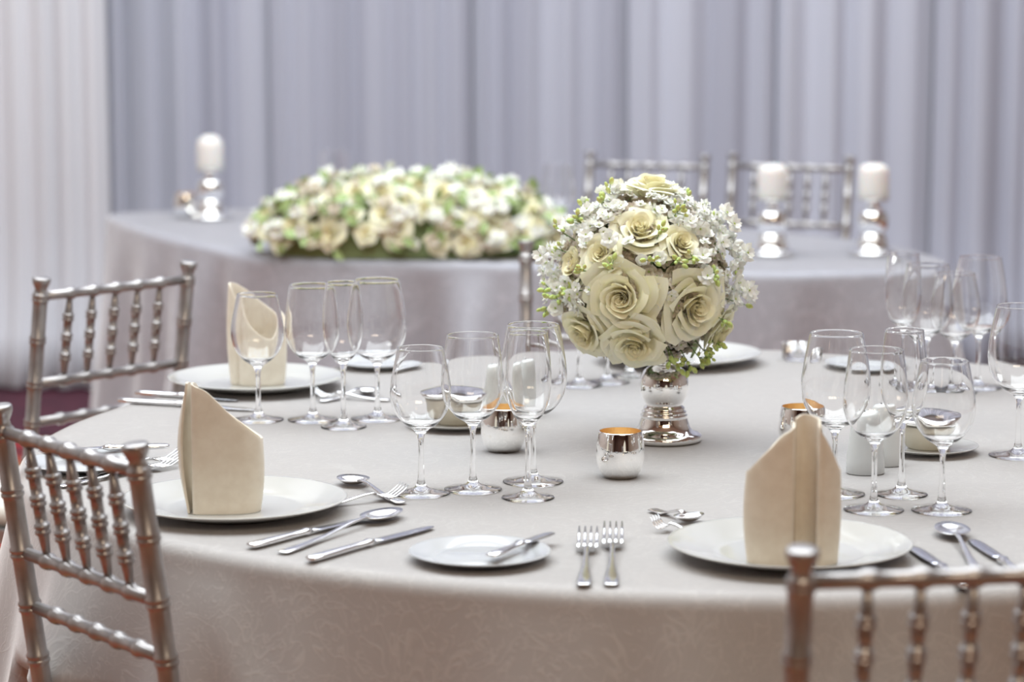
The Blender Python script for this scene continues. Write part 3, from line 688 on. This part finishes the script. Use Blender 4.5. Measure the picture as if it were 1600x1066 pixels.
for d in cand:
    if ct > 285 or not free(d) or R_.random() < .18: continue
    d2 = (d+Vector([R_.uniform(-.05, .05) for _ in range(3)])).normalized(); d3 = (d2+Vector([R_.uniform(-.75, .75) for _ in range(3)])).normalized()
    # the hollow at the centre stays beige
    hollow = d2.dot(bdir(1030, 400)) > .94
    if hollow and R_.random() < .75: continue
    o = ob('blossom', R_.choice(BL), bq); o.matrix_local = Matrix.Translation(d2*(R_.uniform(.128, .150) if not hollow else .13)) @ orient(d3, R_.uniform(0, 6)) @ Matrix.Scale(R_.uniform(.75, 1.25), 4); ct += 1
def sprig(d, n, reach, base=.125, white=False):
    d3 = (d+Vector([R_.uniform(-.3, .3) for _ in range(3)])).normalized(); st = MB(); buds = []
    tip = d*base+d3*reach; st.add(*rod(d*(base-.03), tip, [(0, .0011), (1, .0007)], 6)); buds.append((tip, d3))
    for i in range(n-1):
        t = R_.uniform(.25, .95); a = d*base+d3*reach*t; e = (d3+Vector([R_.uniform(-1, 1) for _ in range(3)])).normalized(); L = R_.uniform(.008, .017)
        st.add(*rod(a, a+e*L, [(0, .0007), (1, .0005)], 5)); buds.append((a+e*L, e))
    s = ob('bud_sprig', st.mesh('stem', M['stem']), bq)
    for p, e in buds:
        o = ob('bud', BUDW if white and R_.random() < .5 else BUD, s); o.matrix_local = Matrix.Translation(p) @ orient(e, 0) @ Matrix.Scale(R_.uniform(.8, 1.35), 4)
def edge_dir(px, py): 
    dx, dz = (px-1003)/1052, (440-py)/1052
    return (tilt @ Vector((dx, -R_.uniform(.01, .06), dz))).normalized()
for px, py, n_ in [(905, 322, 7), (892, 345, 7), (940, 318, 4), (955, 312, 3), (850, 465, 8), (862, 448, 7), (845, 480, 6), (848, 385, 3), (880, 370, 7), (1065, 322, 4), (1110, 345, 4), (1140, 365, 4), (1165, 470, 4), (1160, 420, 3), (1150, 385, 4), (1105, 555, 8), (1120, 545, 8), (1060, 550, 7), (1040, 545, 5)]:
    sprig(edge_dir(px, py), n_, R_.uniform(.018, .034), white=px > 1060 and py < 500)
for px, py in [(1010, 410), (1050, 410), (1055, 330), (905, 425), (1020, 365), (1075, 405), (1110, 430), (945, 420), (1040, 560), (1095, 570), (1130, 500), (880, 460)]:
    sprig(bdir(px, py), 6, .012, .138)
for px, py in [(1178, 462), (840, 400), (1170, 455), (1160, 340), (1130, 335), (1150, 400)]:
    d = edge_dir(px, py); o = ob('blossom', BL[1], bq); o.matrix_local = Matrix.Translation(d*.163) @ orient((d+Vector((0, -.7, 0))).normalized(), 1) @ Matrix.Scale(1.2, 4)
lf = []
for i in range(7):
    t = i/6; wv = .011*math.sin(PI*min(1, t*.95+.03)); lf += [(-wv, t*.04, .004*math.sin(t*PI)+.003), (0, t*.04, .004*math.sin(t*PI)), (wv, t*.04, .004*math.sin(t*PI)+.003)]
LEAF = MB().add(lf, [(j*3+i, j*3+i+1, j*3+i+4, j*3+i+3) for j in range(6) for i in range(2)]).mesh('leaf', M['leaf'])
for i in range(26):
    d = Vector([R_.uniform(-1, 1) for _ in range(3)]).normalized()
    if d.z > .75: d.z *= -.5; d.normalize()
    o = ob('leaf', LEAF, bq); o.matrix_local = Matrix.Translation(d*.106) @ orient((d+Vector([R_.uniform(-.8, .8) for _ in range(3)])).normalized(), R_.uniform(0, 6))

# long mound on the head table
A, B_, Cc = .392, .17, .205
mc = P(640, 404); mc.y += .10
md = thing('flower_mound', 'long low mound of ivory roses and greenery along the head table', 'flowers', mc+Vector((0, 0, .0)), math.radians(-1.5))
vv = []; ff = []
for i in range(9):
    ph = PI/2*i/8
    for j in range(28):
        a = 2*PI*j/28; e = .8
        vv.append(((A-.05)*math.cos(ph)*math.copysign(abs(math.cos(a))**e, math.cos(a)), (B_-.04)*math.cos(ph)*math.sin(a), (Cc-.05)*math.sin(ph)+.002))
for i in range(8):
    for j in range(28): ff.append((i*28+j, i*28+(j+1) % 28, (i+1)*28+(j+1) % 28, (i+1)*28+j))
ob('foam_core', MB().add(vv, ff).mesh('foam', M['foam']), md)
low = []
for s in (21, 22, 23):
    h, o_ = rose_meshes(s, 0)
    for p in o_: h.add(*p, 0)
    low.append(h.mesh('rose', [M['petal'], M['petal_in']]))
def mound_pt():
    while True:
        ph = math.asin(R_.uniform(.0, 1)); a = R_.uniform(0, 2*PI); e = .75
        x = A*math.cos(ph)*math.copysign(abs(math.cos(a))**e, math.cos(a)); y = B_*math.cos(ph)*math.sin(a); z = Cc*math.sin(ph)**.65*(1-.08*max(0, x/A)**2)
        nr = Vector((x/A**2*.8, y/B_**2, z/Cc**2)).normalized()
        return Vector((x, y, z)), nr
pts_ = []
tries = 0
while len(pts_) < 95 and tries < 6000:
    tries += 1; p, nr = mound_pt()
    if p.z < .045: continue
    if all((p-q).length > .051 for q in pts_):
        pts_.append(p); o = ob('rose', R_.choice(low), md); s = R_.uniform(.50, .72)
        d = (nr+Vector([R_.uniform(-.25, .25) for _ in range(3)])).normalized()
        o.matrix_local = Matrix.Translation(p-nr*.03) @ orient(d, R_.uniform(0, 6)) @ Matrix.Scale(s, 4)
for i in range(200):
    p, nr = mound_pt()
    if p.z < .022: continue
    o = ob('blossom', R_.choice(BL+BL+BB), md); o.matrix_local = Matrix.Translation(p-nr*R_.uniform(-.012, .014)) @ orient((nr+Vector([R_.uniform(-.5, .5) for _ in range(3)])).normalized(), R_.uniform(0, 6)) @ Matrix.Scale(R_.uniform(1.2, 2.0), 4)
for i in range(290):
    p, nr = mound_pt()
    if p.z < .022: continue
    o = ob('leaf', LEAF, md); o.matrix_local = Matrix.Translation(p-nr*R_.uniform(-.006, .03)) @ orient((nr+Vector([R_.uniform(-.9, .9) for _ in range(3)])).normalized(), R_.uniform(0, 6)) @ Matrix.Scale(R_.uniform(.8, 1.3), 4)

# ------------------------------------------------------------------ chandeliers behind the camera (mirrored in the silver)
bv_, bf_ = lathe([(0, -.035), (.02, -.025), (.028, 0), (.02, .028), (0, .04)], 10); BULB = MB().add(bv_, bf_).mesh('bulb', M['bulb'])
for x, y, lab in [(-1.5, -1.2, 'left'), (.5, -1.8, 'middle'), (2.4, -1.2, 'right')]:
    t = thing('chandelier', 'brass chandelier with warm bulbs behind the camera, %s one' % lab, 'chandelier', (x, y, 3.55), 0, 'chandeliers')
    fr = MB()
    for k in range(8):
        a = 2*PI*k/8; fr.add(*rod((0, 0, .1), (.42*math.cos(a), .42*math.sin(a), 0), [(0, .012), (1, .01)], 8))
    fr.add(*rod((0, 0, -.05), (0, 0, ZC-3.55), [(0, .03), (.1, .02), (1, .012)], 10)); ob('frame', fr.mesh('frame', M['brass']), t)
    for k in range(8):
        a = 2*PI*k/8; ob('bulb', BULB, t, (.42*math.cos(a), .42*math.sin(a), .045))
